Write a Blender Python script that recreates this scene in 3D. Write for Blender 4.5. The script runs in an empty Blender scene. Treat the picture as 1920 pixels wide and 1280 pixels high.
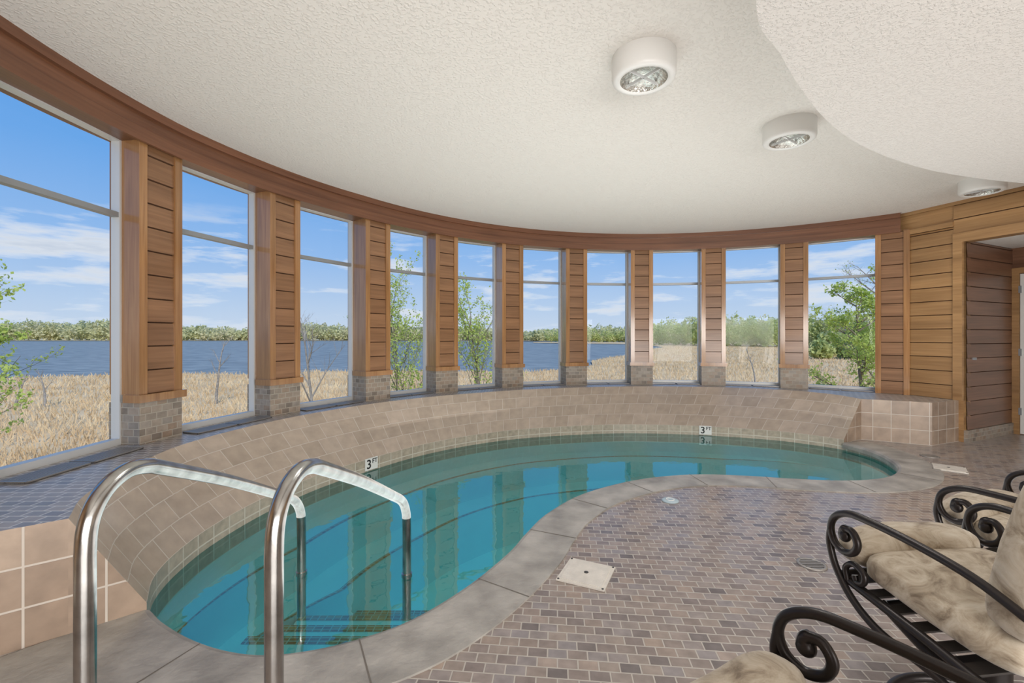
import bpy, math, random
import numpy as np
from mathutils import Vector, Matrix, noise
from mathutils.geometry import tessellate_polygon
random.seed(7); rng=np.random.default_rng(7)
S=bpy.context.scene
try:
    S.view_settings.view_transform='Standard'
    S.view_settings.look='None'
except Exception: pass

# ------------------------------------------------------------------ materials
def newmat(name):
    m=bpy.data.materials.new(name); m.use_nodes=True
    nt=m.node_tree; b=nt.nodes['Principled BSDF']
    return m,nt,b
def N(nt,t,**kw):
    n=nt.nodes.new(t)
    for k,v in kw.items(): setattr(n,k,v)
    return n
def c4(c): return (c[0],c[1],c[2],1)
def ramp(nt,stops):
    r=N(nt,'ShaderNodeValToRGB'); e=r.color_ramp.elements
    while len(e)<len(stops): e.new(0.5)
    for i,(p,c) in enumerate(stops):
        e[i].position=p; e[i].color=c4(c)
    return r
def simple(name,col,rough=.5,metal=0,var=0,scale=8,bump=0,bscale=60,spec=.5,detail=4,coord='Object'):
    m,nt,b=newmat(name)
    b.inputs['Roughness'].default_value=rough; b.inputs['Metallic'].default_value=metal
    b.inputs['Specular IOR Level'].default_value=spec
    b.inputs['Base Color'].default_value=c4(col)
    tc=N(nt,'ShaderNodeTexCoord')
    if var:
        n=N(nt,'ShaderNodeTexNoise'); n.inputs['Scale'].default_value=scale; n.inputs['Detail'].default_value=detail
        nt.links.new(tc.outputs[coord],n.inputs['Vector'])
        r=ramp(nt,[(.3,[max(0,x*(1-var)) for x in col]),(.7,[min(1,x*(1+var)) for x in col])])
        nt.links.new(n.outputs['Fac'],r.inputs['Fac']); nt.links.new(r.outputs['Color'],b.inputs['Base Color'])
    if bump:
        n=N(nt,'ShaderNodeTexNoise'); n.inputs['Scale'].default_value=bscale; n.inputs['Detail'].default_value=3
        nt.links.new(tc.outputs[coord],n.inputs['Vector'])
        bp=N(nt,'ShaderNodeBump'); bp.inputs['Strength'].default_value=bump; bp.inputs['Distance'].default_value=.01
        nt.links.new(n.outputs['Fac'],bp.inputs['Height']); nt.links.new(bp.outputs['Normal'],b.inputs['Normal'])
    return m
def tile(name,stops,w,h,mort,mcol,offset=.5,rough=.4,bump=.4,var=.25,rot=0,nscale=18):
    m,nt,b=newmat(name)
    b.inputs['Roughness'].default_value=rough
    tc=N(nt,'ShaderNodeTexCoord'); mp=N(nt,'ShaderNodeMapping'); mp.inputs['Rotation'].default_value=(0,0,rot)
    nt.links.new(tc.outputs['UV'],mp.inputs['Vector'])
    br=N(nt,'ShaderNodeTexBrick'); br.offset=offset; br.squash=1
    br.inputs['Scale'].default_value=1; br.inputs['Brick Width'].default_value=w; br.inputs['Row Height'].default_value=h
    br.inputs['Mortar Size'].default_value=mort; br.inputs['Mortar Smooth'].default_value=.3
    br.inputs['Color1'].default_value=(0,0,0,1); br.inputs['Color2'].default_value=(1,1,1,1)
    nt.links.new(mp.outputs[0],br.inputs['Vector'])
    r=ramp(nt,stops); nt.links.new(br.outputs['Color'],r.inputs['Fac'])
    n=N(nt,'ShaderNodeTexNoise'); n.inputs['Scale'].default_value=nscale; n.inputs['Detail'].default_value=5
    nt.links.new(mp.outputs[0],n.inputs['Vector'])
    r2=ramp(nt,[(.3,[1-var]*3),(.7,[1+var*.3]*3)]); nt.links.new(n.outputs['Fac'],r2.inputs['Fac'])
    mu=N(nt,'ShaderNodeMix',data_type='RGBA',blend_type='MULTIPLY'); mu.inputs[0].default_value=1
    nt.links.new(r.outputs['Color'],mu.inputs[6]); nt.links.new(r2.outputs['Color'],mu.inputs[7])
    mx=N(nt,'ShaderNodeMix',data_type='RGBA'); nt.links.new(br.outputs['Fac'],mx.inputs[0])
    nt.links.new(mu.outputs[2],mx.inputs[6]); mx.inputs[7].default_value=c4(mcol)
    nt.links.new(mx.outputs[2],b.inputs['Base Color'])
    inv=N(nt,'ShaderNodeMath',operation='SUBTRACT'); inv.inputs[0].default_value=1; nt.links.new(br.outputs['Fac'],inv.inputs[1])
    bp=N(nt,'ShaderNodeBump'); bp.inputs['Strength'].default_value=bump; bp.inputs['Distance'].default_value=.004
    nt.links.new(inv.outputs[0],bp.inputs['Height']); nt.links.new(bp.outputs['Normal'],b.inputs['Normal'])
    return m
def wood(name,c1,c2,vertical,rough=.3,coat=.2):
    m,nt,b=newmat(name)
    b.inputs['Roughness'].default_value=rough; b.inputs['Coat Weight'].default_value=coat; b.inputs['Coat Roughness'].default_value=.12
    tc=N(nt,'ShaderNodeTexCoord'); mp=N(nt,'ShaderNodeMapping')
    mp.inputs['Scale'].default_value=(28,1.2,1) if vertical else (1.2,28,1)
    nt.links.new(tc.outputs['UV'],mp.inputs['Vector'])
    n=N(nt,'ShaderNodeTexNoise'); n.inputs['Scale'].default_value=1.6; n.inputs['Detail'].default_value=6; n.inputs['Distortion'].default_value=.6
    nt.links.new(mp.outputs[0],n.inputs['Vector'])
    r=ramp(nt,[(.25,c1),(.75,c2)]); nt.links.new(n.outputs['Fac'],r.inputs['Fac'])
    mp2=N(nt,'ShaderNodeMapping'); mp2.inputs['Scale'].default_value=(5,.6,1) if vertical else (.6,5.9,1)
    nt.links.new(tc.outputs['UV'],mp2.inputs['Vector'])
    n2=N(nt,'ShaderNodeTexNoise'); n2.inputs['Scale'].default_value=1.0; nt.links.new(mp2.outputs[0],n2.inputs['Vector'])
    r2=ramp(nt,[(.35,(.78,.76,.74)),(.65,(1.12,1.12,1.12))]); nt.links.new(n2.outputs['Fac'],r2.inputs['Fac'])
    mu=N(nt,'ShaderNodeMix',data_type='RGBA',blend_type='MULTIPLY'); mu.inputs[0].default_value=1
    nt.links.new(r.outputs['Color'],mu.inputs[6]); nt.links.new(r2.outputs['Color'],mu.inputs[7])
    nt.links.new(mu.outputs[2],b.inputs['Base Color'])
    return m
WH=wood('wood_board',(.20,.10,.048),(.31,.165,.085),False)
WV=wood('wood_upright',(.265,.125,.048),(.42,.225,.095),True,rough=.2,coat=.6)
WHEAD=wood('wood_header',(.135,.054,.027),(.20,.086,.043),False,rough=.35)
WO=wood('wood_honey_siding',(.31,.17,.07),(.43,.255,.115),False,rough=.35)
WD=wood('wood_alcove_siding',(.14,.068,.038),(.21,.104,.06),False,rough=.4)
GROOVE=simple('wood_groove',(.10,.045,.02),.7)
TAN=[(0,(.455,.375,.30)),(.5,(.495,.41,.33)),(1,(.535,.445,.365))]
TSL=tile('tile_slope',TAN,.20,.19,.0045,(.60,.54,.47),.5,.26,.4,.14,nscale=9)
TSQ=tile('tile_square',[(0,(.31,.225,.165)),(.5,(.37,.275,.205)),(1,(.41,.315,.24))],.172,.165,.005,(.54,.48,.42),0,.35,.5,.25,nscale=9)
TWL=tile('tile_waterline',[(0,(.43,.37,.29)),(1,(.52,.45,.36))],.15,.15,.006,(.60,.56,.48),0,.3,.4,.25)
MOS=[(0,(.18,.155,.15)),(.25,(.27,.22,.20)),(.5,(.34,.28,.24)),(.7,(.29,.26,.26)),(.85,(.39,.305,.25)),(1,(.25,.205,.185))]
TFL=tile('tile_floor_mosaic',MOS,.078,.052,.0035,(.47,.43,.385),.5,.30,.6,.25,rot=.10)
TLG=tile('tile_ledge_mosaic',[(0,(.25,.225,.215)),(.5,(.35,.31,.28)),(1,(.40,.34,.29))],.08,.058,.005,(.64,.61,.57),.5,.33,.5,.2)
TBR=tile('tile_pillar_mosaic',[(0,(.19,.155,.125)),(.3,(.32,.27,.22)),(.6,(.29,.21,.15)),(.8,(.36,.31,.26)),(1,(.23,.205,.18))],.085,.05,.004,(.38,.34,.285),.5,.4,.7,.25)
CONC=simple('concrete_coping',(.35,.33,.30),.5,0,.32,5,.3,40,detail=12)
PLASTER=simple('pool_plaster',(.72,.96,.96),.6,0,.03,3)
NOSE=tile('pool_nosing_mosaic',[(0,(.50,.16,.05)),(1,(.85,.38,.15))],.05,.025,.004,(.7,.6,.5),0)
def ceilmat(name,col,sc,st):
    m,nt,b=newmat(name); b.inputs['Roughness'].default_value=.9; b.inputs['Base Color'].default_value=c4(col)
    tc=N(nt,'ShaderNodeTexCoord'); n=N(nt,'ShaderNodeTexNoise'); n.inputs['Scale'].default_value=sc; n.inputs['Detail'].default_value=4
    nt.links.new(tc.outputs['Object'],n.inputs['Vector'])
    r=ramp(nt,[(.50,(0,0,0)),(.63,(1,1,1))]); nt.links.new(n.outputs['Fac'],r.inputs['Fac'])
    bp=N(nt,'ShaderNodeBump'); bp.inputs['Strength'].default_value=st; bp.inputs['Distance'].default_value=.005
    nt.links.new(r.outputs['Color'],bp.inputs['Height']); nt.links.new(bp.outputs['Normal'],b.inputs['Normal'])
    return m
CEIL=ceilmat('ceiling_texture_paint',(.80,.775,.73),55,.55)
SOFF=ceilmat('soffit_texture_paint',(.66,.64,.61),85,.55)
ALU=simple('window_aluminium',(.62,.63,.63),.4,.2)
ALUD=simple('window_bar_grey',(.32,.34,.36),.4,.4)
WHITE=simple('white_enamel',(.78,.78,.76),.35)
DOORW=simple('door_white_paint',(.76,.76,.74),.5)
STEEL=simple('stainless_steel',(.44,.435,.42),.22,1,.3,14)
IRON=simple('wrought_iron_bronze',(.03,.025,.024),.35,.6)
STRAP=simple('strap_vinyl',(.03,.025,.022),.5)
def cushmat():
    m,nt,b=newmat('cushion_velour'); b.inputs['Roughness'].default_value=.95; b.inputs['Specular IOR Level'].default_value=.15
    b.inputs['Sheen Weight'].default_value=.25
    tc=N(nt,'ShaderNodeTexCoord'); n=N(nt,'ShaderNodeTexNoise'); n.inputs['Scale'].default_value=11; n.inputs['Detail'].default_value=9; n.inputs['Roughness'].default_value=.65; n.inputs['Distortion'].default_value=1.2
    nt.links.new(tc.outputs['Object'],n.inputs['Vector'])
    r=ramp(nt,[(.32,(.19,.145,.10)),(.46,(.39,.32,.235)),(.58,(.51,.44,.345)),(.75,(.60,.55,.46))]); nt.links.new(n.outputs['Fac'],r.inputs['Fac']); nt.links.new(r.outputs['Color'],b.inputs['Base Color'])
    bp=N(nt,'ShaderNodeBump'); bp.inputs['Strength'].default_value=.4; bp.inputs['Distance'].default_value=.01; nt.links.new(n.outputs['Fac'],bp.inputs['Height']); nt.links.new(bp.outputs['Normal'],b.inputs['Normal'])
    return m
CUSH=cushmat()
GRILL=simple('vent_grille',(.33,.31,.29),.4,.5)
GRILLD=simple('vent_dark',(.05,.05,.05),.8)
BLUEG=simple('drain_cover_plastic',(.40,.50,.55),.4)
LIDM=simple('lid_plastic',(.64,.60,.54),.5,0,.08,20,.3,120)
BLACK=simple('marker_black',(.01,.01,.01),.5)
REFL=simple('lamp_reflector',(.62,.62,.58),.25,.9,.35,30,.8,60)
def glassmat():
    m,nt,b=newmat('window_glass'); nt.nodes.remove(b); o=nt.nodes['Material Output']
    t=N(nt,'ShaderNodeBsdfTransparent'); g=N(nt,'ShaderNodeBsdfGlossy'); g.inputs['Roughness'].default_value=0.0
    mx=N(nt,'ShaderNodeMixShader'); mx.inputs[0].default_value=.012
    t.inputs[0].default_value=(.98,.99,.99,1)
    nt.links.new(t.outputs[0],mx.inputs[1]); nt.links.new(g.outputs[0],mx.inputs[2]); nt.links.new(mx.outputs[0],o.inputs[0]); return m
GLASS=glassmat()
def watermat():
    m,nt,b=newmat('pool_water_surface'); nt.nodes.remove(b); o=nt.nodes['Material Output']
    t=N(nt,'ShaderNodeBsdfTransparent'); t.inputs[0].default_value=(.38,.91,.94,1)
    g=N(nt,'ShaderNodeBsdfGlossy'); g.inputs['Roughness'].default_value=.012
    tc=N(nt,'ShaderNodeTexCoord'); n=N(nt,'ShaderNodeTexNoise'); n.inputs['Scale'].default_value=7; n.inputs['Detail'].default_value=2
    nt.links.new(tc.outputs['Object'],n.inputs['Vector'])
    bp=N(nt,'ShaderNodeBump'); bp.inputs['Strength'].default_value=.12; bp.inputs['Distance'].default_value=.01
    nt.links.new(n.outputs['Fac'],bp.inputs['Height']); nt.links.new(bp.outputs['Normal'],g.inputs['Normal'])
    f=N(nt,'ShaderNodeFresnel'); f.inputs['IOR'].default_value=1.5; nt.links.new(bp.outputs['Normal'],f.inputs['Normal'])
    mu=N(nt,'ShaderNodeMath',operation='MULTIPLY_ADD'); mu.inputs[1].default_value=.75; mu.inputs[2].default_value=.17; mu.use_clamp=True; nt.links.new(f.outputs[0],mu.inputs[0])
    mx=N(nt,'ShaderNodeMixShader'); nt.links.new(mu.outputs[0],mx.inputs[0])
    nt.links.new(t.outputs[0],mx.inputs[1]); nt.links.new(g.outputs[0],mx.inputs[2]); nt.links.new(mx.outputs[0],o.inputs[0]); return m
WATER=watermat()

# ------------------------------------------------------------------ mesh builder
class MB:
    def __init__(s): s.v=[];s.f=[];s.m=[];s.uv={};s.mats=[];s.sm=[]
    def mi(s,mat):
        if mat not in s.mats: s.mats.append(mat)
        return s.mats.index(mat)
    def face(s,pts,mat,uv=None,smooth=False):
        b=len(s.v); s.v+= [tuple(p) for p in pts]; s.f.append(tuple(range(b,b+len(pts))))
        s.m.append(s.mi(mat)); s.sm.append(smooth)
        if uv: s.uv[len(s.f)-1]=uv
    def grid(s,rows,mat,smooth=True,closed=False,uvs=None):
        b=len(s.v); n=len(rows[0])
        for r in rows: s.v+=[tuple(p) for p in r]
        k=s.mi(mat)
        for i in range(len(rows)-1):
            for j in range(n if closed else n-1):
                j2=(j+1)%n
                s.f.append((b+i*n+j,b+i*n+j2,b+(i+1)*n+j2,b+(i+1)*n+j)); s.m.append(k); s.sm.append(smooth)
                if uvs: s.uv[len(s.f)-1]=[uvs[i][j],uvs[i][j+1],uvs[i+1][j+1],uvs[i+1][j]]
    def strip(s,A,B,mat,smooth=True,v0=0):
        ua=0; UA=[0]
        for i in range(1,len(A)):
            ua+=((Vector(A[i])-Vector(A[i-1])).length+(Vector(B[i])-Vector(B[i-1])).length)/2; UA.append(ua)
        w=[(Vector(a)-Vector(b)).length for a,b in zip(A,B)]
        wm=sum(w)/len(w)
        s.grid([A,B],mat,smooth,uvs=[[(u,v0+wm) for u in UA],[(u,v0) for u in UA]])
    def box(s,o,ex,ey,x,y,z,mat):
        o=Vector(o); ex=Vector(ex); ey=Vector(ey); ez=Vector((0,0,1))
        P=lambda a,b,c: o+ex*a+ey*b+ez*c
        c=[P(x[i],y[j],z[k]) for k in (0,1) for j in (0,1) for i in (0,1)]
        for q in ((0,2,3,1),(4,5,7,6),(0,1,5,4),(2,6,7,3),(0,4,6,2),(1,3,7,5)):
            s.face([c[i] for i in q],mat)
    def prism(s,poly,z0,z1,mat,sidemat=None,top=True,bottom=True):
        tri=tessellate_polygon([[Vector((p[0],p[1],0)) for p in poly]])
        for t in tri:
            a,b,c=[poly[i] for i in t]
            if (b[0]-a[0])*(c[1]-a[1])-(b[1]-a[1])*(c[0]-a[0])<0: t=(t[0],t[2],t[1])
            if top: s.face([(poly[i][0],poly[i][1],z1) for i in t],mat)
            if bottom: s.face([(poly[i][0],poly[i][1],z0) for i in reversed(t)],mat)
        n=len(poly)
        if z1!=z0:
            for i in range(n):
                a=poly[i]; b=poly[(i+1)%n]
                s.face([(a[0],a[1],z0),(b[0],b[1],z0),(b[0],b[1],z1),(a[0],a[1],z1)],sidemat or mat)
    def tube(s,pts,r,mat,seg=10,cap=True,flat=1.0):
        pts=[Vector(p) for p in pts]; n=len(pts)
        rr=r if isinstance(r,(list,tuple)) else [r]*n
        t0=(pts[1]-pts[0]).normalized(); up=Vector((0,0,1)) if abs(t0.z)<.9 else Vector((1,0,0))
        nx=t0.cross(up).normalized(); rows=[]
        for i in range(n):
            t=(pts[min(i+1,n-1)]-pts[max(i-1,0)]).normalized()
            nx=(nx-t*nx.dot(t)).normalized(); ny=t.cross(nx)
            rows.append([pts[i]+(nx*math.cos(a)+ny*math.sin(a)*flat)*rr[i] for a in [2*math.pi*j/seg for j in range(seg)]])
        s.grid(rows,mat,True,True)
        if cap: s.face(rows[0],mat); s.face(rows[-1],mat)
    def lathe(s,prof,c,mat,seg=40,smooth=True):
        rows=[[(c[0]+r*math.cos(a),c[1]+r*math.sin(a),c[2]+z) for a in [2*math.pi*j/seg for j in range(seg)]] for r,z in prof]
        s.grid(rows,mat,smooth,True)
    def superell(s,M,rx,ry,rz,e1,e2,mat,nu=28,nv=16,wob=0,seed=0):
        def sp(w,e): return math.copysign(abs(w)**e,w)
        rows=[]
        for i in range(nv+1):
            ph=-math.pi/2+math.pi*i/nv; row=[]
            for j in range(nu):
                th=2*math.pi*j/nu
                p=Vector((rx*sp(math.cos(ph),e1)*sp(math.cos(th),e2),ry*sp(math.cos(ph),e1)*sp(math.sin(th),e2),rz*sp(math.sin(ph),e1)))
                if wob:
                    d=noise.noise(p*7+Vector((seed,seed,seed)))*wob
                    p=p*(1)+p.normalized()*d
                row.append(M@p)
            rows.append(row)
        s.grid(rows,mat,True,True)
    def make(s,name,parent=None,loc=None,rz=0):
        me=bpy.data.meshes.new(name+'_mesh'); me.from_pydata(s.v,[],s.f)
        for m in s.mats: me.materials.append(m)
        me.polygons.foreach_set('material_index',s.m); me.polygons.foreach_set('use_smooth',s.sm)
        uvl=me.uv_layers.new(name='UVMap'); me.update()
        co=me.vertices
        for p in me.polygons:
            u=s.uv.get(p.index)
            if u:
                for li,q in zip(p.loop_indices,u): uvl.data[li].uv=q
            else:
                n=p.normal
                if abs(n.z)>.75:
                    for li in p.loop_indices:
                        c=co[me.loops[li].vertex_index].co; uvl.data[li].uv=(c.x,c.y)
                else:
                    t=Vector((-n.y,n.x,0)).normalized()
                    for li in p.loop_indices:
                        c=co[me.loops[li].vertex_index].co; uvl.data[li].uv=(t.dot(c),c.z)
        ob=bpy.data.objects.new(name,me); S.collection.objects.link(ob)
        if parent: ob.parent=parent
        if loc: ob.location=loc
        ob.rotation_euler=(0,0,rz)
        return ob
def cr(pts,n=8):
    P=[Vector(p) for p in pts]; out=[]
    for i in range(len(P)-1):
        p0=P[i-1] if i>0 else P[i]*2-P[i+1]; p1=P[i]; p2=P[i+1]; p3=P[i+2] if i+2<len(P) else P[i+1]*2-P[i]
        for k in range(n):
            t=k/n; out.append(.5*((2*p1)+(p2-p0)*t+(2*p0-5*p1+4*p2-p3)*t*t+(3*p1-p0-3*p2+p3)*t**3))
    out.append(P[-1]); return out
def resample(pts,n):
    P=[Vector(p) for p in pts]; L=[0]
    for i in range(1,len(P)): L.append(L[-1]+(P[i]-P[i-1]).length)
    out=[];j=0
    for k in range(n):
        d=L[-1]*k/(n-1)
        while j<len(L)-2 and L[j+1]<d: j+=1
        t=(d-L[j])/max(1e-9,L[j+1]-L[j]); out.append(P[j].lerp(P[j+1],min(1,t)))
    return out
def z_(pts,z): return [(p[0],p[1],z) for p in pts]
def offset(pts,d):
    out=[];n=len(pts)
    for i in range(n):
        t=(pts[min(i+1,n-1)]-pts[max(i-1,0)]).normalized(); dd=d[i] if isinstance(d,list) else d
        out.append(Vector((pts[i].x+t.y*dd,pts[i].y-t.x*dd)))
    return out
def empty(name,loc=(0,0,0),rz=0):
    e=bpy.data.objects.new(name,None); S.collection.objects.link(e); e.location=loc; e.rotation_euler=(0,0,rz); e.empty_display_size=.1; return e

# ------------------------------------------------------------------ room geometry
C=Vector((1.97,2.68,0)); RG=4.76; CZ=2.85; LZ=.49; SZ=2.50
PA=[202.0,187.8,171.9,157.4,142.8,129.6,116.0,102.5,89.0,75.2,61.4,47.3]
def rf(deg):
    t=min(1,max(0,(deg-146)/24)); return 4.47+.12*t
def pol(r,a): return Vector((C.x+r*math.cos(a),C.y+r*math.sin(a),0))
A0=math.radians(202.3); A1=math.radians(46.2)
def arc(r,a0=A0,a1=A1,n=120): return [pol(r,a0+(a1-a0)*i/(n-1)) for i in range(n)]
def arcf(dr,n=120):
    out=[]
    for i in range(n):
        a=A0+(A1-A0)*i/(n-1); out.append(pol(rf(math.degrees(a))+dr,a))
    return out

for k in range(0,11):
    a=math.radians((PA[k]+PA[k+1])/2); er=Vector((math.cos(a),math.sin(a),0)); et=Vector((math.sin(a),-math.cos(a),0))
    m=MB(); hw=RG*math.tan(math.radians((PA[k]-PA[k+1])/2))-.158; RW_=RG-.02
    for x in ((-hw,-hw+.035),(hw-.035,hw)): m.box(C,et,er,x,(RW_-.03,RW_+.03),(LZ,2.67),ALU)
    m.box(C,et,er,(-hw+.035,hw-.035),(RW_-.03,RW_+.03),(LZ,LZ+.045),ALU)
    m.box(C,et,er,(-hw+.035,hw-.035),(RW_-.03,RW_+.03),(2.61,2.67),ALU)
    m.box(C,et,er,(-hw+.035,hw-.035),(RW_-.025,RW_+.03),(2.08,2.115),ALUD)
    o=C+er*RW_
    m.face([o+et*-(hw-.03)+Vector((0,0,LZ+.03)),o+et*(hw-.03)+Vector((0,0,LZ+.03)),o+et*(hw-.03)+Vector((0,0,2.63)),o+et*-(hw-.03)+Vector((0,0,2.63))],GLASS)
    m.make('window_%d'%(k+1))
    m=MB(); vr=4.50 if k>3 else 4.46
    for x0,x1 in ((-.37,-.01),(.01,.37)):
        m.box(C,et,er,(x0,x1),(vr,vr+.15),(LZ+.001,LZ+.006),GRILLD)
        for x in ((x0,x0+.012),(x1-.012,x1)): m.box(C,et,er,x,(vr,vr+.15),(LZ+.001,LZ+.014),GRILL)
        for j in range(8):
            y=vr+j*.02; m.box(C,et,er,(x0,x1),(y,y+.011),(LZ+.002,LZ+.013),GRILL)
    m.make('air_vent_grille')
for k,deg in enumerate(PA):
    a=math.radians(deg); er=Vector((math.cos(a),math.sin(a),0)); et=Vector((math.sin(a),-math.cos(a),0)); RF=rf(deg)
    m=MB(); w=.168; RO=RG+.07; zb=.84
    if k<11:
        m.box(C,et,er,(-w-.004,w+.004),(RF-.005,RO),(LZ,.785),TBR)
        m.box(C,et,er,(-w-.022,w+.022),(RF-.03,RG-.06),(.785,.84),WV)
    else: zb=LZ
    m.box(C,et,er,(-w,w),(RF+.03,RO),(zb,2.64),WV)
    for x in ((-w-.006,-w+.055),(w-.055,w+.006)): m.box(C,et,er,x,(RF-.006,RF+.05),(zb,2.62),WV)
    z=zb
    while z<2.6:
        z2=min(z+.17,2.62)
        P=lambda x,y,zz: C+et*x+er*y+Vector((0,0,zz))
        x0,x1=-w+.055,w-.055
        m.face([P(x0,RF+.006,z+.004),P(x1,RF+.006,z+.004),P(x1,RF+.012,z2-.006),P(x0,RF+.012,z2-.006)],WH)
        m.face([P(x0,RF+.012,z2-.006),P(x1,RF+.012,z2-.006),P(x1,RF+.024,z2-.002),P(x0,RF+.024,z2-.002)],GROOVE)
        m.face([P(x0,RF+.024,z2-.002),P(x1,RF+.024,z2-.002),P(x1,RF+.006,z2+.004),P(x0,RF+.006,z2+.004)],GROOVE)
        z=z2
    m.make('window_pillar')
m=MB()
def ring(m,a,b,z0,z1,mat):
    m.strip(z_(a,z1),z_(a,z0),mat); m.strip(z_(a,z0),z_(b,z0),mat); m.strip(z_(b,z1),z_(b,z0),mat); m.strip(z_(a,z1),z_(b,z1),mat)
ring(m,arcf(-.02),arc(RG+.08),2.62,2.86,WHEAD)
ring(m,arcf(-.045),arcf(-.02),2.60,2.69,WHEAD)
ring(m,arcf(-.05),arcf(-.02),2.79,2.85,WHEAD)
m.make('header_beam')
m=MB(); a=arc(RG+.06); m.strip(z_(a,LZ-.001),z_(a,-5.2),simple('exterior_stucco',(.45,.40,.34),.9,0,.1))
m.make('wall_foundation')

# pool curves
outer=cr([(-1.66,2.06),(-1.80,2.28),(-1.88,2.55),(-1.91,2.92),(-1.85,3.43),(-1.68,3.97),(-1.38,4.52),(-.97,5.10),(-.40,5.6),(.28,5.95),(1.38,6.20),(2.44,6.12),(3.30,5.82),(3.70,5.52),(3.88,5.30)])
ledge=cr([(-1.85,1.89),(-2.05,2.18),(-2.22,2.65),(-2.31,3.22),(-2.18,3.93),(-1.90,4.60),(-1.50,5.20),(-1.02,5.68),(-.40,6.12),(.3,6.50),(1.52,6.83),(2.70,6.82),(3.46,6.62),(3.98,6.28),(4.20,5.92),(4.23,5.49)])
inner=cr([(-1.66,2.06),(-1.54,1.975),(-1.338,1.864),(-1.14,1.79),(-.96,1.765),(-.77,1.80),(-.6,1.875),(-.46,1.967),(-.325,2.11),(-.167,2.33),(0,2.63),(.10,2.87),(.265,3.2),(.59,3.6),(1.11,3.94),(1.63,4.08),(2.09,4.04),(2.5,3.95),(2.93,3.91),(3.35,4.02),(3.68,4.3),(3.87,4.68),(3.93,5.0),(3.88,5.30)])
NS=160
O=[p.to_2d() for p in resample([Vector((p.x,p.y)) for p in outer],NS)]
LE=[p.to_2d() for p in resample([Vector((p.x,p.y)) for p in ledge],NS)]
I=[p.to_2d() for p in resample([Vector((p.x,p.y)) for p in inner],200)]
CO=offset(I,[.30]*200)

m=MB()
m.strip(z_(LE,LZ),z_(O,.04),TSL,v0=.0)
E0=Vector((-1.66,2.06)); E1=Vector((-1.85,1.89)); endd=Vector((-.77,-.64)).normalized(); E2=E1+endd*1.37
m.face([(E0.x,E0.y,0),(E1.x,E1.y,0),(E1.x,E1.y,LZ),(E0.x,E0.y,.04)],TSQ)
m.face([(E1.x,E1.y,0),(E2.x,E2.y,0),(E2.x,E2.y,LZ),(E1.x,E1.y,LZ)],TSQ)
blk=[(4.23,5.49),(4.80,5.18),(5.31,5.39)]
m.face([(3.88,5.30,0),(4.23,5.49,0),(4.23,5.49,LZ),(3.88,5.30,.04)],TSQ)
for a,b in zip(blk[:-1],blk[1:]): m.face([(a[0],a[1],0),(b[0],b[1],0),(b[0],b[1],LZ),(a[0],a[1],LZ)],TSQ)
top=[(E2.x,E2.y)]+[tuple(p) for p in LE]+blk[1:]+[(5.35,6.0)]+[(p.x,p.y) for p in reversed(arc(RG+.06))]
m.prism(top,LZ,LZ,TLG,bottom=False)
m.make('tiled_ledge')

m=MB()
m.strip(z_(O,.04),z_(O,-.19),TWL); m.strip(z_(O,-.19),z_(O,-1.1),PLASTER)
m.strip(z_(I,-.02),z_(I,-.19),TWL); m.strip(z_(I,-.19),z_(I,-1.1),PLASTER)
def off(d): return offset(O,[d*min(1,6*i/NS,6*(NS-1-i)/NS) for i in range(NS)])
cur=O
for w,z1,z0 in ((.30,-.32,-.62),(.62,-.62,-1.1)):
    e=off(w); e2=off(w-.04)
    m.strip(z_(cur,z1),z_(e,z1),PLASTER,False); m.strip(z_(e,z1),z_(e,z0),PLASTER)
    m.strip(z_(e2,z1+.003),z_(e,z1+.003),NOSE,False); cur=e
poly=[tuple(p) for p in O]+[tuple(p) for p in reversed(I)][1:-1]
m.prism(poly,-1.1,-1.1,PLASTER,bottom=False)
X=(1,0,0);Y=(0,1,0)
for i,(y1,z) in enumerate(((2.26,-.25),(2.66,-.45),(3.08,-.65),(3.5,-.87))):
    m.box((0,0,0),X,Y,(-1.32-.06*i,-.50+.02*i),(1.86+.1*i,y1),(-1.1,z),PLASTER)
    m.box((0,0,0),X,Y,(-1.32-.06*i,-.50+.02*i),(y1-.055,y1+.002),(z-.04,z+.004),NOSE)
pool=m.make('swimming_pool')
m=MB(); m.prism(poly,-.08,-.08,WATER,bottom=False); m.make('pool_water',pool)
m=MB()
nose=offset(I,-.02)
m.strip(z_(nose,-.055),z_(nose,-.015),CONC)
m.strip(z_(nose,-.015),z_(offset(I,-.008),.003),CONC)
m.strip(z_(offset(I,-.008),.003),z_(offset(I,.012),.010),CONC)
m.strip(z_(offset(I,.012),.010),z_(CO,.008),CONC); m.strip(z_(CO,.008),z_(CO,-.06),CONC); m.strip(z_(nose,-.055),z_(CO,-.06),CONC)
JM=simple('joint_dark',(.16,.14,.12),.8)
for i in range(12,195,17):
    a=I[i];b=CO[i]; t=(I[i+1]-I[i-1]).normalized()*.003
    m.face([(a.x-t.x,a.y-t.y,.0108),(a.x+t.x,a.y+t.y,.0108),(b.x+t.x,b.y+t.y,.0098),(b.x-t.x,b.y-t.y,.0098)],JM)
m.face([(E0.x,E0.y,.009),(E1.x-.05,E1.y-.045,.009),(-2.02,1.70,.009),(-1.70,1.42,.009),(-1.45,1.52,.009)],CONC)
m.make('pool_coping')

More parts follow.
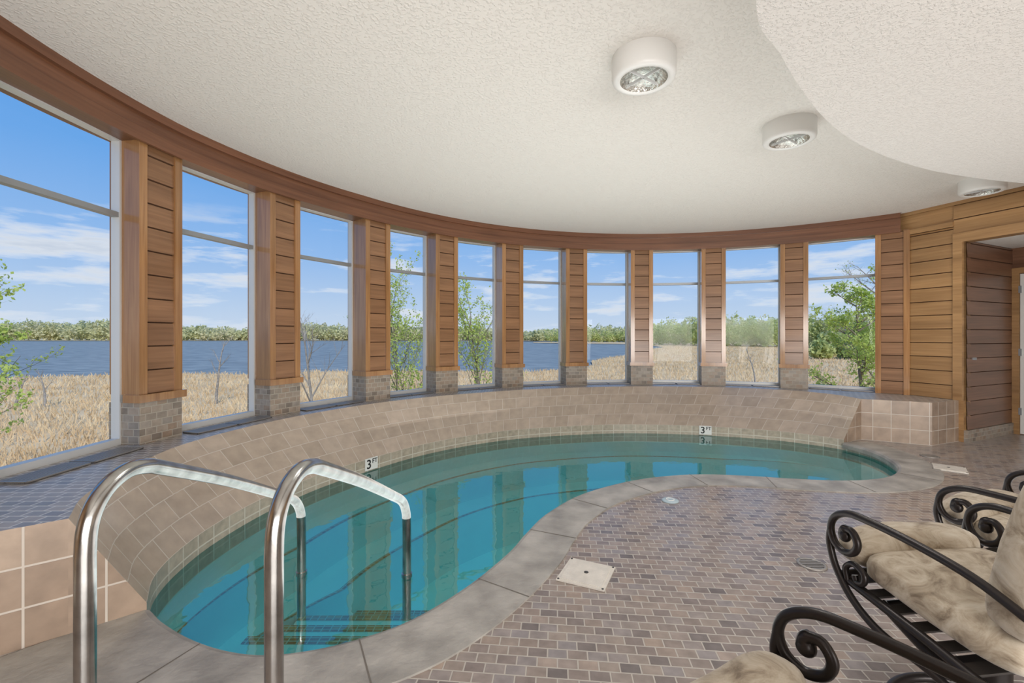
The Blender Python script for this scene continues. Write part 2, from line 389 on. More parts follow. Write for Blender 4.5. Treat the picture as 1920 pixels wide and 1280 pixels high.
rw=Vector((.311,-.950)).normalized(); RW0=Vector((5.12,5.97)); rn=Vector((rw.y,-rw.x))
def RWp(s): return RW0+rw*s
fl_out=[(-3.1,-3.1),(8.6,-3.1),(8.6,6.6),(5.2,6.6)]+[(p.x,p.y) for p in reversed(arc(RG+.04))]
hole=[tuple(p) for p in O]+[tuple(p) for p in reversed(CO)][1:]
m=MB()
loops=[[Vector((p[0],p[1],0)) for p in fl_out],[Vector((p[0],p[1],0)) for p in hole]]
flat=[p for l in loops for p in l]
for t in tessellate_polygon(loops):
    a,b,c=[flat[i] for i in t]
    if (b-a).cross(c-a).z<0: t=(t[0],t[2],t[1])
    m.face([flat[i] for i in t],TFL)
m.make('floor')

m=MB(); co=[(p.x,p.y) for p in arc(RG+.06)]+[(5.3,6.35),(8.6,6.6),(8.6,-3.1),(-3.1,-3.1)]
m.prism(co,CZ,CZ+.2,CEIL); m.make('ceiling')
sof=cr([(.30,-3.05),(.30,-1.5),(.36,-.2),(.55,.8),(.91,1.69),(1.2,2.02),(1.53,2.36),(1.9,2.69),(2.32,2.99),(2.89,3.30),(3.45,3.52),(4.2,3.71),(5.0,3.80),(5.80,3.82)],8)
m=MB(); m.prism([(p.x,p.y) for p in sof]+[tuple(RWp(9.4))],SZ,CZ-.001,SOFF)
m.make('ceiling_soffit')

def siding(m,p0,d,nrm,s0,s1,z0,z1,mat,h=.17):
    z=z0; o=Vector((p0[0],p0[1],0)); d=Vector((d[0],d[1],0)); n=Vector((nrm[0],nrm[1],0))
    while z<z1-.01:
        z2=min(z+h,z1); P=lambda s,y,zz:o+d*s+n*y+Vector((0,0,zz))
        m.face([P(s0,.02,z+.004),P(s1,.02,z+.004),P(s1,.012,z2-.006),P(s0,.012,z2-.006)],mat)
        m.face([P(s0,.012,z2-.006),P(s1,.012,z2-.006),P(s1,0,z2-.002),P(s0,0,z2-.002)],GROOVE)
        m.face([P(s0,0,z2-.002),P(s1,0,z2-.002),P(s1,.02,z2+.004),P(s0,.02,z2+.004)],GROOVE)
        z=z2
m=MB(); W0=(RW0.x,RW0.y,0); rw3=(rw.x,rw.y,0); rn3=(rn.x,rn.y,0)
OP0=.66; OP1=2.3
m.box(W0,rw3,rn3,(-.12,OP0),(-.12,0),(0,CZ),WO); m.box(W0,rw3,rn3,(OP0,OP1),(-.12,0),(2.38,CZ),WO); m.box(W0,rw3,rn3,(OP1,9.45),(-.12,0),(0,CZ),WO)
siding(m,RW0,rw,rn,.07,OP0-.08,LZ,2.56,WO)
siding(m,RW0,rw,rn,OP0-.09,9.45,2.47,2.81,WO)
siding(m,RW0,rw,rn,OP1+.09,9.45,.1,2.47,WO)
m.make('wall_right')
m=MB()
m.box(W0,rw3,rn3,(-.02,.07),(0,.04),(LZ,2.62),WO)
m.make('trim_1')
m=MB(); m.box(W0,rw3,rn3,(OP0-.09,OP0),(-.12,.035),(LZ,2.47),WO); m.make('trim_2')
m=MB(); m.box(W0,rw3,rn3,(OP0,OP1+.09),(-.12,.035),(2.36,2.47),WO); m.make('trim_3')
m=MB(); m.box(W0,rw3,rn3,(OP1,OP1+.09),(-.12,.035),(0,2.36),WO); m.make('trim_4')
m=MB(); m.box(W0,rw3,rn3,(.0,OP0-.09),(0,.03),(2.56,2.62),WO); m.box(W0,rw3,rn3,(-.02,9.4),(0,.035),(2.81,2.85),WO); m.make('trim_5')
q0=RWp(OP0)-rn*.0; q1=Vector((6.45,5.86)); dq=(q1-q0).normalized(); nq=Vector((dq.y,-dq.x)); Lq=(q1-q0).length
m=MB(); Q=(q0.x,q0.y,0)
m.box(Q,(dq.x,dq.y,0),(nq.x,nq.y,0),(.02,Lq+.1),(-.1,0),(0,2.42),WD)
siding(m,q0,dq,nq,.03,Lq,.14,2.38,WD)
m.box(Q,(dq.x,dq.y,0),(nq.x,nq.y,0),(.175,.205),(0,.04),(.965,.995),ALUD)
m.make('wall_alcove')
m=MB(); m.box(Q,(dq.x,dq.y,0),(nq.x,nq.y,0),(.0,Lq),(0,.035),(0.001,.14),TBR); m.make('baseboard_alcove')
m=MB(); m.prism([tuple(q0),tuple(q1+dq*.1),tuple(q1+rw*1.9),tuple(RWp(OP1))],2.38,2.44,CEIL); m.make('ceiling_alcove')
Q1=(q1.x,q1.y,0)
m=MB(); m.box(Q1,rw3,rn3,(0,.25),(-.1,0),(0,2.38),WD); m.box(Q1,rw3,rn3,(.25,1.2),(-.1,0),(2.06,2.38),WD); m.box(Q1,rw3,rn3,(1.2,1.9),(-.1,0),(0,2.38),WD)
m.make('wall_alcove_end')
m=MB(); m.box(Q1,rw3,rn3,(.02,.09),(0,.03),(0,2.12),WO); m.box(Q1,rw3,rn3,(1.02,1.09),(0,.03),(0,2.12),WO); m.box(Q1,rw3,rn3,(.09,1.02),(0,.03),(2.05,2.12),WO); m.make('trim_6')
m=MB(); m.box(Q1,rw3,rn3,(.095,1.015),(.0,.02),(.01,2.04),DOORW)
for z0,z1 in ((.2,.9),(1.05,1.9)):
    for x0,x1 in ((.19,.51),(.60,.92)):
        m.box(Q1,rw3,rn3,(x0,x1),(.02,.026),(z0,z1),DOORW)
for z in (.25,1.0,1.8): m.box(Q1,rw3,rn3,(.085,.11),(.02,.035),(z,z+.09),ALUD)
m.lathe([(0,.0),(.025,.0),(.03,.02),(.03,.04),(.02,.06),(0,.06)],(q1.x+rw.x*.95+rn.x*.05,q1.y+rw.y*.95+rn.y*.05,.97),STEEL)
m.make('door_1')
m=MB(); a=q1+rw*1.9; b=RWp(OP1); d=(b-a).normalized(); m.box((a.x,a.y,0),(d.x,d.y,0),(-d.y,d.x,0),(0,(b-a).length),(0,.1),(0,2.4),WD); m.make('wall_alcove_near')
m=MB()
m.box((0,0,0),X,Y,(-2.95,-2.80),(-3.0,.98),(0,CZ),WO); siding(m,(-2.80,-3.0),(0,1),(1,0),0,3.95,.1,2.81,WO); m.make('wall_left')
m=MB(); m.box((0,0,0),X,Y,(-2.95,8.3),(-3.15,-3.0),(0,CZ),WO); siding(m,(-2.8,-3.0),(1,0),(0,1),0,10.8,.1,2.81,WO); m.make('wall_back')

for (x,y) in ((.755,2.60),(2.09,3.42),(4.80,4.63)):
    e=empty('ceiling_light',(x,y,CZ))
    m=MB(); R=.178
    m.lathe([(R,0),(R,-.115),(R-.004,-.128),(R-.012,-.135),(R-.025,-.138),(R-.038,-.137),(R-.046,-.131)],(0,0,0),WHITE,56)
    m.make('drum',e)
    m=MB(); m.lathe([(.134,-.132),(.125,-.118),(.10,-.098),(.07,-.085),(.03,-.078),(.0005,-.076)],(0,0,0),REFL,40)
    m.make('reflector',e)
    m=MB()
    for a in (math.radians(35),math.radians(125)):
        dx,dy=math.cos(a),math.sin(a); m.box((0,0,0),(dx,dy,0),(-dy,dx,0),(-.128,.128),(-.003,.003),(-.124,-.108),ALU)
    m.make('cross_vanes',e)
    l=bpy.data.lights.new('added_fill_spot','SPOT'); l.energy=60 if x<4 else 35; l.spot_size=math.radians(155); l.spot_blend=1; l.shadow_soft_size=.12; l.color=(1,.985,.96)  # added fill spot to brighten pool and floor; the fixture itself looks unlit
    lo=bpy.data.objects.new('added_fill_spot',l); S.collection.objects.link(lo); lo.parent=e; lo.location=(0,0,-.145)

def rail(x,y0,x2,y2):
    L=math.hypot(x2-x,y2-y0); m=MB(); k=L/1.22
    pts=[(0,0,.01),(0,0,.35),(0,0,.67),(0,.005,.73),(0,.022,.78),(0,.055,.820),(0,.10,.845),(0,.15,.855),(0,.21,.846),(0,.28,.82),(0,.6*k,.66),(0,1.0*k,.45),(0,1.10*k,.395),(0,1.16*k,.35),(0,1.20*k,.295),(0,1.215*k,.24),(0,L,.1),(0,L,-.30)]
    P=[pts[0],pts[1]]+[tuple(p) for p in cr(pts[2:-1],4)]+[pts[-1]]
    m.tube(P,.0235,STEEL,20)
    m.lathe([(.0245,.03),(.032,.025),(.045,.006),(.05,.0)],(0,0,.001),STEEL)
    m.tube([(0,L,-.075),(0,L,-.055)],.029,STEEL,20)
    m.make('pool_handrail',loc=(x,y0,0),rz=math.atan2(y2-y0,x2-x)-math.pi/2)
rail(-1.13,1.2,-1.17,2.52); rail(-.63,1.2,-.58,2.50)

def lid(x,y,s,rot):
    e=MB(); ex=(math.cos(rot),math.sin(rot),0); ey=(-math.sin(rot),math.cos(rot),0); h=s/2
    e.box((0,0,0),ex,ey,(-h,h),(-h,h),(.001,.008),LIDM)
    e.box((0,0,0),ex,ey,(-h*.86,h*.86),(-h*.86,h*.86),(.008,.011),LIDM)
    for sx in (-1,1):
        for sy in (-1,1):
            c=Vector(ex)*sx*h*.92+Vector(ey)*sy*h*.92; e.lathe([(.006,.008),(.006,.010),(.0001,.010)],(c.x,c.y,0),GRILLD,10)
    e.lathe([(.012,.011),(.012,.0125),(.0001,.0125)],(0,0,0),GRILLD,12)
    e.make('skimmer_lid',loc=(x,y,0))
lid(.39,2.38,.25,math.radians(-25)); lid(4.12,4.28,.25,math.radians(-40))
def drain(x,y,r,mat,name='floor_drain'):
    e=MB(); e.lathe([(r,.001),(r,.006),(r*.85,.008),(r*.8,.006)],(0,0,0),mat,32); e.lathe([(r*.8,.004),(.0001,.004)],(0,0,0),GRILLD,32)
    n=7
    for i in range(n):
        yy=-r*.7+i*r*1.4/(n-1); hw=math.sqrt(max(0,(r*.82)**2-yy*yy)); e.box((0,0,0),X,Y,(-hw,hw),(yy-r*.055,yy+r*.055),(.003,.007),mat)
    e.make(name,loc=(x,y,0))
drain(1.64,2.48,.072,GRILL)
m=MB(); r=.062
m.lathe([(r,.001),(r,.006),(r*.9,.010),(r*.2,.014),(.0001,.014)],(0,0,0),BLUEG,32); m.lathe([(r*.5,.0125),(r*.5,.016),(r*.42,.016),(r*.42,.012)],(0,0,0),WHITE,24); m.make('floor_return_cover',loc=(1.20,3.44,0))
drain(4.35,4.72,.08,GRILL)

def marker(i):
    p=O[i]; t=(O[i+1]-O[i-1]).normalized(); n=Vector((t.y,-t.x))
    e=empty('depth_marker',(p.x+n.x*.008,p.y+n.y*.008,-.010)); 
    rz=math.atan2(t.y,t.x); e.rotation_euler=(0,0,rz)
    m=MB(); m.box((0,0,0),X,(0,-1,0),(-.078,.078),(-.004,.003),(-.058,.058),WHITE); m.make('tile',e)
    for s,sz,ox,oz in (('3',.125,-.064,-.042),('FT',.062,.006,.004)):
        cu=bpy.data.curves.new('text_'+s,'FONT'); cu.body=s; cu.size=sz; cu.extrude=.0008; cu.offset=.0018 if s=='3' else .0008; cu.materials.append(BLACK)
        o=bpy.data.objects.new('letters_'+s,cu); S.collection.objects.link(o); o.parent=e; o.location=(ox,-.004,oz); o.rotation_euler=(math.pi/2,0,0)
def near(x,y): return min(range(2,NS-2),key=lambda i:(O[i].x-x)**2+(O[i].y-y)**2)
marker(near(-1.38,4.5)); marker(near(2.60,6.07))

# ------------------------------------------------------------------ patio armchairs
def chair(x,y,facing):
    rz=math.atan2(facing[1],facing[0])-math.pi/2
    e=empty('patio_armchair',(x,y,0),rz)
    m=MB(); r=.0125
    for sx in (-1,1):
        X0=sx*.285
        arm=[(-.30,.57),(-.16,.615),(0,.635),(.14,.64),(.22,.635),(.275,.605),(.295,.56),(.28,.515),(.24,.495),(.20,.51),(.185,.545),(.205,.578),(.235,.575),(.242,.555)]
        P=cr([(X0,a,b) for a,b in arm],6); n=len(P)
        m.tube(P,[r if i<n-8 else r*1.25 for i in range(n)],IRON,10)
        m.superell(Matrix.Translation((X0,.236,.553)),.018,.022,.022,1,1,IRON,12,8)
        leg=[(.295,.56),(.30,.50),(.27,.42),(.20,.345),(.10,.30),(-.02,.27),(-.12,.22),(-.15,.19)]
        m.tube(cr([(X0*(1 if i<5 else .9-.12*(i-5)),a,b) for i,(a,b) in enumerate(leg)],6),r,IRON,10)
        sc=[(.235,.40),(.24,.44),(.21,.465),(.17,.45),(.17,.42),(.195,.41),(.205,.43)]
        m.tube(cr([(X0*.97,a,b) for a,b in sc],5),r*.8,IRON,8)
        m.tube(cr([(X0*.94,.27,.40),(X0*.94,.0,.365),(X0*.94,-.24,.34),(X0*.94,-.31,.45),(X0*.94,-.40,.72),(X0*.90,-.47,.96)],6),r*1.2,IRON,10)
        m.tube([(X0,-.30,.57),(X0*.94,-.345,.565)],r,IRON,8)
        m.tube(cr([(X0*.62,.20,.33),(X0*.62,.05,.27),(X0*.62,-.08,.25),(X0*.62,-.20,.28)],6),.016,IRON,8)
    m.tube(cr([(-.268,.27,.40),(-.14,.285,.395),(.14,.285,.395),(.268,.27,.40)],5),r,IRON,10)
    m.tube([(-.268,-.24,.34),(.268,-.24,.34)],r,IRON,10)
    m.tube(cr([(-.256,-.47,.96),(-.14,-.50,1.01),(0,-.51,1.025),(.14,-.50,1.01),(.256,-.47,.96)],6),r,IRON,10)
    m.tube([(-.18,.20,.325),(.18,.20,.325)],.012,IRON,8); m.tube([(-.18,-.2,.28),(.18,-.2,.28)],.012,IRON,8)
    m.make('frame',e)
    m=MB()
    for i in range(7):
        yy=.24-i*.075; zz=.40-(.27-yy)*.115
        m.box((0,0,0),X,Y,(-.268,.268),(yy-.022,yy+.022),(zz-.006,zz),STRAP)
    m.make('straps',e)
    m=MB(); ring_=[(.25*math.cos(a),.25*math.sin(a),.02) for a in [2*math.pi*i/48 for i in range(49)]]
    m.tube(ring_,.016,IRON,10,False)
    for k in range(4):
        a=math.pi/4+k*math.pi/2; c,s=math.cos(a),math.sin(a)
        m.tube(cr([(.25*c,.25*s,.03),(.20*c,.20*s,.08),(.10*c,.10*s,.10),(.04*c,.04*s,.14)],5),.013,IRON,8)
    m.tube([(0,0,.10),(0,0,.25)],.04,IRON,16); m.box((0,0,0),X,Y,(-.19,.19),(-.03,.03),(.235,.26),IRON)
    m.make('swivel_base',e)
    m=MB()
    M=Matrix.Translation((0,-.01,.445))@Matrix.Rotation(.115,4,'X')
    m.superell(M,.262,.24,.056,.55,.35,CUSH,40,14,.014,3)
    m.superell(Matrix.Translation((0,.265,.490)),.268,.085,.072,.8,.75,CUSH,40,16,.012,5)
    M=Matrix.Translation((0,-.24,.70))@Matrix.Rotation(math.radians(-76),4,'X')
    m.superell(M,.262,.25,.085,.6,.4,CUSH,40,14,.014,9)
    M=Matrix.Translation((0,-.325,.93))@Matrix.Rotation(math.radians(-73),4,'X')
    m.superell(M,.25,.07,.085,.8,.7,CUSH,40,14,.01,12)
    m.make('cushion',e)
def chair_at(lx,ly,f):
    f=Vector(f).normalized(); rt=Vector((f.y,-f.x)); p=Vector((lx,ly))+rt*.285-f*.27
    chair(p.x,p.y,f)
chair_at(1.16,1.62,(-.12,.99))
chair_at(1.80,1.88,(-.38,.92))
f=Vector((-.60,.80)).normalized(); rt=Vector((f.y,-f.x)); p=Vector((.64,1.045))-rt*.285-f*.27; chair(p.x,p.y,f)

# ------------------------------------------------------------------ outdoors
GZ=-5.0
def leafmat(name,c1,c2,c3,sc,tl=.4):
    m,nt,b=newmat(name); b.inputs['Roughness'].default_value=.8; b.inputs['Specular IOR Level'].default_value=.1
    tc=N(nt,'ShaderNodeTexCoord'); n=N(nt,'ShaderNodeTexNoise'); n.inputs['Scale'].default_value=sc; n.inputs['Detail'].default_value=3
    nt.links.new(tc.outputs['Object'],n.inputs['Vector']); r=ramp(nt,[(.3,c1),(.5,c2),(.7,c3)])
    nt.links.new(n.outputs['Fac'],r.inputs['Fac']); nt.links.new(r.outputs['Color'],b.inputs['Base Color'])
    tr=N(nt,'ShaderNodeBsdfTranslucent'); nt.links.new(r.outputs['Color'],tr.inputs['Color'])
    mx=N(nt,'ShaderNodeMixShader'); mx.inputs[0].default_value=tl; o=nt.nodes['Material Output']
    nt.links.new(b.outputs[0],mx.inputs[1]); nt.links.new(tr.outputs[0],mx.inputs[2]); nt.links.new(mx.outputs[0],o.inputs[0]); return m
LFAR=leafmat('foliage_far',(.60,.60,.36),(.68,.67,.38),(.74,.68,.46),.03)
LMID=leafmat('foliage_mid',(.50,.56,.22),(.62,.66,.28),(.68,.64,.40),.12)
LNEAR=leafmat('leaves_spring',(.42,.52,.10),(.54,.64,.17),(.64,.72,.28),3)
BARK=simple('bark',(.22,.18,.14),.9,0,.3,6); BARKG=simple('bark_grey',(.32,.29,.26),.9,0,.3,6)
REED=leafmat('dry_reed',(.62,.43,.23),(.80,.59,.35),(.90,.72,.46),.35,.3)
REEDG=simple('reed_ground',(.72,.52,.30),.95,0,.18,.25,detail=8)
m,nt,b=newmat('lake_water'); LAKE=m
b.inputs['Roughness'].default_value=.5; b.inputs['Specular IOR Level'].default_value=.12
tc=N(nt,'ShaderNodeTexCoord'); mp=N(nt,'ShaderNodeMapping'); mp.inputs['Scale'].default_value=(.35,1.0,1); nt.links.new(tc.outputs['Object'],mp.inputs['Vector'])
n=N(nt,'ShaderNodeTexNoise'); n.inputs['Scale'].default_value=.6; n.inputs['Detail'].default_value=6; nt.links.new(mp.outputs[0],n.inputs['Vector'])
bp=N(nt,'ShaderNodeBump'); bp.inputs['Strength'].default_value=1; bp.inputs['Distance'].default_value=.5; nt.links.new(n.outputs['Fac'],bp.inputs['Height']); nt.links.new(bp.outputs['Normal'],b.inputs['Normal'])
r=ramp(nt,[(.35,(.17,.20,.21)),(.65,(.34,.37,.37))]); nt.links.new(n.outputs['Fac'],r.inputs['Fac']); nt.links.new(r.outputs['Color'],b.inputs['Base Color'])
m=MB(); m.face([(-3000,-500,GZ-.3),(3000,-500,GZ-.3),(3000,3000,GZ-.3),(-3000,3000,GZ-.3)],LAKE); m.make('lake')
def W(u,d): return ((u-960)/850*d,d)
def vd(v): return 850*6.25/(v-630)
shore=[(-2000,706),(-600,706),(0,709),(200,703),(350,700),(470,702),(600,696),(700,696),(860,696),(940,696),(990,697),(1060,692),(1100,688),(1112,684),(1108,677),(1130,672),(1160,668),(1178,664),(1190,658),(1215,654),(1245,651),(1215,646),(1160,644.5),(1000,642.5),(1000,641),(1110,641),(1500,641)]
sp=[W(u,vd(v)) for u,v in shore]
m=MB(); m.prism([(-400,-60)]+sp+[(1200,470),(1200,-60)],GZ,GZ,REEDG,bottom=False); m.make('marsh_ground')
m=MB(); m.prism([(-2500,700),(-1200,640),(-600,600),(-100,640),(40,560),(600,520),(2500,500),(2500,2500),(-2500,2500)],GZ+.2,GZ+.2,simple('far_shore_soil',(.62,.50,.32),.9,0,.3,.02),bottom=False); m.make('far_shore_ground')
def inpoly(x,y,P):
    c=False;n=len(P);j=n-1
    for i in range(n):
        xi,yi=P[i];xj,yj=P[j]
        if (yi>y)!=(yj>y) and x<(xj-xi)*(y-yi)/(yj-yi)+xi: c=not c
        j=i
    return c
landP=[(-400,-60)]+sp+[(1200,470),(1200,-60)]
V=[];F=[]
cnt=0
while cnt<120000:
    d=12*(24**(random.random()**.8)); a=math.radians(random.uniform(28,165)); x=1+d*math.cos(a); y=2+d*math.sin(a)
    if not inpoly(x,y,landP): continue
    h=random.uniform(.2,.6)*(1+.3*noise.noise(Vector((x*.15,y*.15,0)))); w=.009+.0006*d; lean=random.uniform(-.6,.6); ly=random.uniform(-.6,.6); th=random.uniform(0,math.pi)
    dx,dy=math.cos(th)*w,math.sin(th)*w; b0=len(V)
    V+=[(x-dx,y-dy,GZ),(x+dx,y+dy,GZ),(x+lean*h+dx*.5,y+ly*h+dy*.5,GZ+h),(x+lean*h-dx*.5,y+ly*h-dy*.5,GZ+h*.9)]; F.append((b0,b0+1,b0+2,b0+3)); cnt+=1
me=bpy.data.meshes.new('reeds'); me.from_pydata(V,[],F); me.materials.append(REED); ob=bpy.data.objects.new('reed_bed',me); S.collection.objects.link(ob)

def cloud(V,F,c,rx,rz,n,s,wt=0):
    d=rng.normal(size=(n,3)); d/=np.linalg.norm(d,axis=1)[:,None]; rad=rng.uniform(.45,1.0,n)[:,None]**.5
    lump=1+.25*np.sin(d[:,0:1]*5+c[0])*np.cos(d[:,2:3]*4+c[1])
    p=d*rad*lump*np.array([rx,rx,rz])+np.array(c)
    a=rng.normal(size=(n,3)); a/=np.linalg.norm(a,axis=1)[:,None]; b=np.cross(a,rng.normal(size=(n,3))); b/=np.linalg.norm(b,axis=1)[:,None]
    sz=s*rng.uniform(.5,1.2,n)[:,None]; b0=len(V)
    q=np.stack([p-a*sz,p-b*sz*.7,p+a*sz,p+b*sz*.7],1).reshape(-1,3)
    V+=q.tolist(); F+=[(b0+4*i,b0+4*i+1,b0+4*i+2,b0+4*i+3) for i in range(n)]
def trees(name,lst,mat,n,s):
    V=[];F=[]
    for x,y,h,w in lst:
        cloud(V,F,(x,y,GZ+h*.55),w,h*.48,n,s); cloud(V,F,(x+w*.5,y,GZ+h*.35),w*.8,h*.35,n//2,s)
    me=bpy.data.meshes.new(name); me.from_pydata(V,[],F); me.materials.append(mat); ob=bpy.data.objects.new(name,me); S.collection.objects.link(ob)
lst=[]
for i in range(330):
    u=-700+i*5.4+random.uniform(-3,3); base=650+random.uniform(0,60)
    hh=24+5*math.sin(u*.011)+3*math.sin(u*.037)+random.uniform(-3,3); hh*= (1 if u<640 else .8)
    x,y=W(u,base); lst.append((x,y,hh*.95,random.uniform(7,12)))
for i in range(70):
    x,y=W(1000+i*9+random.uniform(-3,3),random.uniform(560,620)); lst.append((x,y,random.uniform(16,22)*(.7+.3*min(1,i/15)),random.uniform(7,11)))
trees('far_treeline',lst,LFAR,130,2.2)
lst=[]
for i in range(75):
    t=i/75; u=1225+t*600+random.uniform(-6,6); d=330-150*t+random.uniform(-15,25)
    if t<.1: h=random.uniform(12,17)
    else: h=random.uniform(13,20)*(1-.25*t)
    x,y=W(u,d); lst.append((x,y,h*1.12,random.uniform(4.5,7)))
for i in range(30):
    x,y=W(1030+i*9,480+random.uniform(-20,20)); lst.append((x,y,random.uniform(8,15),random.uniform(4,7)))
for i in range(22):
    x,y=W(1540+i*14+random.uniform(-5,5),random.uniform(120,150)); lst.append((x,y,random.uniform(5,9.5),random.uniform(2.2,3.6)))
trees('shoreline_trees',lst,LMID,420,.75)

def tree(name,base,h,seed,spread=.5,levels=4,nleaf=0,ls=.06,r0=.06,bark=BARK,lo=.25,kids=9,leaf=LNEAR,lean=(0,0)):
    rd=random.Random(seed); m=MB(); tw=[]
    def grow(p,d,L,r,lv):
        n=6 if lv==0 else 4; pts=[p]; dd=d.copy()
        for i in range(n):
            dd=(dd+Vector((rd.uniform(-1,1),rd.uniform(-1,1),rd.uniform(-.4,.8)))*(.10 if lv==0 else .2)).normalized(); pts.append(pts[-1]+dd*L/n)
        m.tube(pts,[r*(1-.85*i/n) for i in range(n+1)],bark,5 if lv<2 else 3,False)
        if lv>=1: tw.append(pts)
        if lv>=levels: return
        k=kids if lv==0 else (6 if lv==1 else 4)
        for j in range(k):
            t=(lo if lv==0 else .25)+(1-(lo if lv==0 else .25))*(j+rd.random()*.6)/k; t=min(t,.98)*n; i=int(t); q=pts[i].lerp(pts[min(i+1,n)],t-i)
            a=rd.uniform(0,6.283); o=Vector((math.cos(a),math.sin(a),0)); nd=(d*(1-spread)+o*spread+Vector((0,0,.15))).normalized()
            grow(q,nd,L*(.34 if lv==0 else .5)*(1.15-.5*t/n)*rd.uniform(.7,1.2),r*.42*(1.1-.5*t/n),lv+1)
    grow(Vector(base),Vector((lean[0],lean[1],1)).normalized(),h,r0,0)
    e=m.make(name)
    if nleaf:
        V=[];F=[]
        for _ in range(nleaf):
            pts=rd.choice(tw); i=rd.randrange(len(pts)-1); p=pts[i].lerp(pts[i+1],rd.random())+Vector([rd.gauss(0,ls*1.2) for _ in range(3)])
            a=Vector([rd.gauss(0,1) for _ in range(3)]).normalized(); b=a.cross(Vector([rd.gauss(0,1) for _ in range(3)])).normalized(); s=ls*rd.uniform(.6,1.2); b0=len(V)
            V+=[tuple(p-a*s),tuple(p-b*s*.6),tuple(p+a*s),tuple(p+b*s*.6)]; F.append((b0,b0+1,b0+2,b0+3))
        me=bpy.data.meshes.new('leaves'); me.from_pydata(V,[],F); me.materials.append(leaf); ob=bpy.data.objects.new('leaves',me); S.collection.objects.link(ob); ob.parent=e
    return e
def tb(u,d): x,y=W(u,d); return (x,y,GZ)
tree('sapling',tb(752,14),7.5,11,.36,3,3400,.042,.05,lo=.35,kids=16)
tree('sapling',tb(775,14.5),6.6,12,.36,3,1900,.042,.04,lo=.4,kids=14)
tree('sapling',tb(915,14),6.9,13,.36,3,2700,.042,.05,lo=.4,kids=14)
tree('sapling',tb(890,14.5),6.2,14,.36,3,1300,.042,.04,lo=.45,kids=12)
tree('bare_tree',tb(592,18),7.2,21,.45,3,0,bark=BARKG,lo=.45,kids=9,r0=.10)
tree('bare_tree',tb(405,42),6.0,22,.5,2,0,bark=BARKG,lo=.4,kids=5,r0=.14)
tree('bare_tree',tb(85,40),3.4,23,.5,2,0,bark=BARKG,lo=.4,kids=4,r0=.12,lean=(-.2,0))
tree('bare_tree',tb(28,40),3.0,24,.5,2,0,bark=BARKG,lo=.4,kids=4,r0=.12,lean=(.2,0))
tree('bare_tree',tb(1416,60),4.8,25,.5,2,0,bark=BARKG,lo=.4,kids=5,r0=.12)
tree('leafy_tree',tb(-78,9.5),8.0,31,.60,3,9000,.05,.09,lo=.2,kids=22)
tree('leafy_tree',tb(1618,20),7.8,32,.66,3,9000,.065,.14,lo=.2,kids=22)
tree('leafy_tree',tb(1700,22),8.6,33,.68,3,8000,.07,.14,lo=.2,kids=20)
tree('bare_tree',tb(1650,26),11.2,34,.62,4,500,.05,.2,bark=BARKG,lo=.3,kids=14)

# ------------------------------------------------------------------ sky
w=bpy.data.worlds.new('sky_world'); S.world=w; w.use_nodes=True; nt=w.node_tree; bg=nt.nodes['Background']
tc=N(nt,'ShaderNodeTexCoord'); sx=N(nt,'ShaderNodeSeparateXYZ'); nt.links.new(tc.outputs['Generated'],sx.inputs[0])
r=ramp(nt,[(0,(.60,.70,.84)),(.06,(.48,.63,.85)),(.16,(.29,.50,.85)),(.30,(.15,.39,.82)),(.45,(.12,.35,.80)),(1,(.10,.27,.64))])
nt.links.new(sx.outputs['Z'],r.inputs['Fac'])
mp=N(nt,'ShaderNodeMapping'); mp.inputs['Scale'].default_value=(3.6,3.6,21); mp.inputs['Location'].default_value=(2.3,.4,0); nt.links.new(tc.outputs['Generated'],mp.inputs['Vector'])
n=N(nt,'ShaderNodeTexNoise'); n.inputs['Scale'].default_value=1.5; n.inputs['Detail'].default_value=8; n.inputs['Roughness'].default_value=.58; nt.links.new(mp.outputs[0],n.inputs['Vector'])
cr_=ramp(nt,[(.52,(0,0,0)),(.66,(1,1,1))]); nt.links.new(n.outputs['Fac'],cr_.inputs['Fac'])
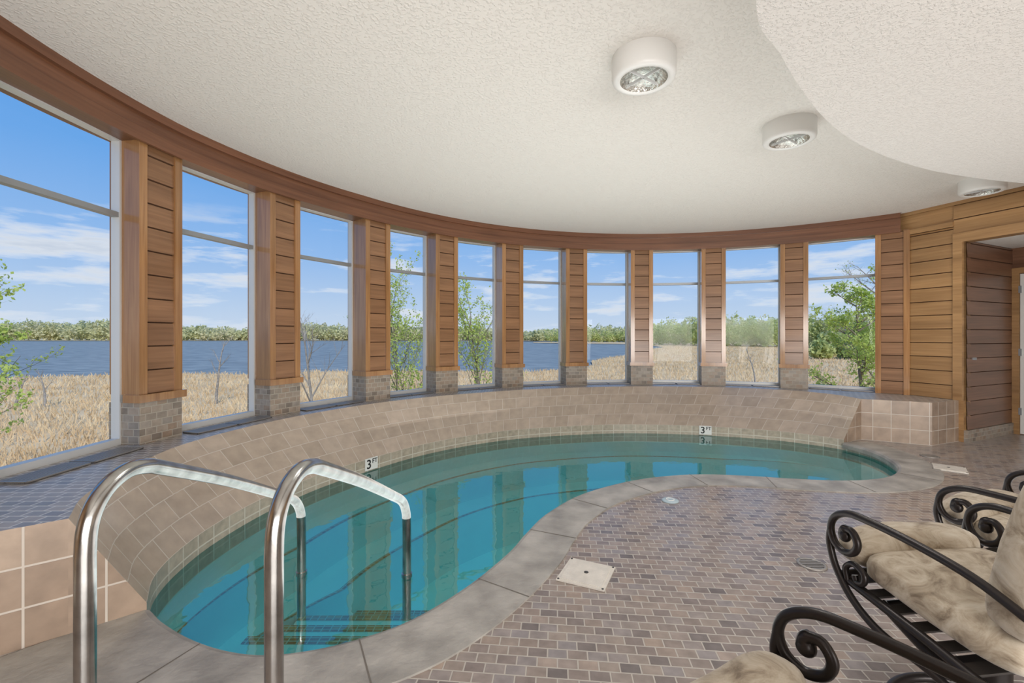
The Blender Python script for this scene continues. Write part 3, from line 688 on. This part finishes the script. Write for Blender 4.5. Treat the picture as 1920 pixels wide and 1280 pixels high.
mk=ramp(nt,[(0,(.5,.5,.5)),(.05,(.9,.9,.9)),(.16,(.9,.9,.9)),(.25,(0,0,0))]); nt.links.new(sx.outputs['Z'],mk.inputs['Fac'])
mu=N(nt,'ShaderNodeMath',operation='MULTIPLY'); nt.links.new(cr_.outputs['Color'],mu.inputs[0]); nt.links.new(mk.outputs['Color'],mu.inputs[1])
shade=ramp(nt,[(.54,(.90,.92,.95)),(.74,(.60,.66,.76))]); nt.links.new(n.outputs['Fac'],shade.inputs['Fac'])
mx=N(nt,'ShaderNodeMix',data_type='RGBA'); nt.links.new(mu.outputs[0],mx.inputs[0]); nt.links.new(r.outputs['Color'],mx.inputs[6]); nt.links.new(shade.outputs['Color'],mx.inputs[7])
nt.links.new(mx.outputs[2],bg.inputs['Color']); bg.inputs['Strength'].default_value=1.0
def light(name,kind,loc,rot,energy,color=(1,1,1),size=None,size_y=None):
    l=bpy.data.lights.new(name,kind); l.energy=energy; l.color=color
    if kind=='AREA': l.shape='RECTANGLE'; l.size=size; l.size_y=size_y
    if kind=='SUN': l.angle=.02
    o=bpy.data.objects.new(name,l); S.collection.objects.link(o); o.location=loc; o.rotation_euler=rot; return o
def aim(o,d): o.rotation_euler=Vector(d).to_track_quat('-Z','Y').to_euler()
s=light('sun','SUN',(0,0,30),(0,0,0),2.9,(1,.96,.88)); aim(s,(-.3,.7,-.6))
a=light('added_fill_back','AREA',(2.2,-2.6,1.1),(0,0,0),390,(1,.985,.965),6,1.6); aim(a,(0,1,-.16))  # added fill behind the camera, stands for no real fixture
a=light('added_fill_up','AREA',(1.3,3.9,.25),(0,0,0),85,(1,.985,.96),5.5,4.2); aim(a,(0,0,1))  # added upward fill above the pool, lifts the ceiling; no source there

cam=bpy.data.cameras.new('camera'); co_=bpy.data.objects.new('camera',cam); S.collection.objects.link(co_)
co_.location=(0,0,1.25); co_.rotation_euler=(math.pi/2,0,0); cam.sensor_width=36; cam.lens=850/1920*36; cam.shift_y=-10/1920; cam.clip_start=.02; cam.clip_end=6000
S.camera=co_
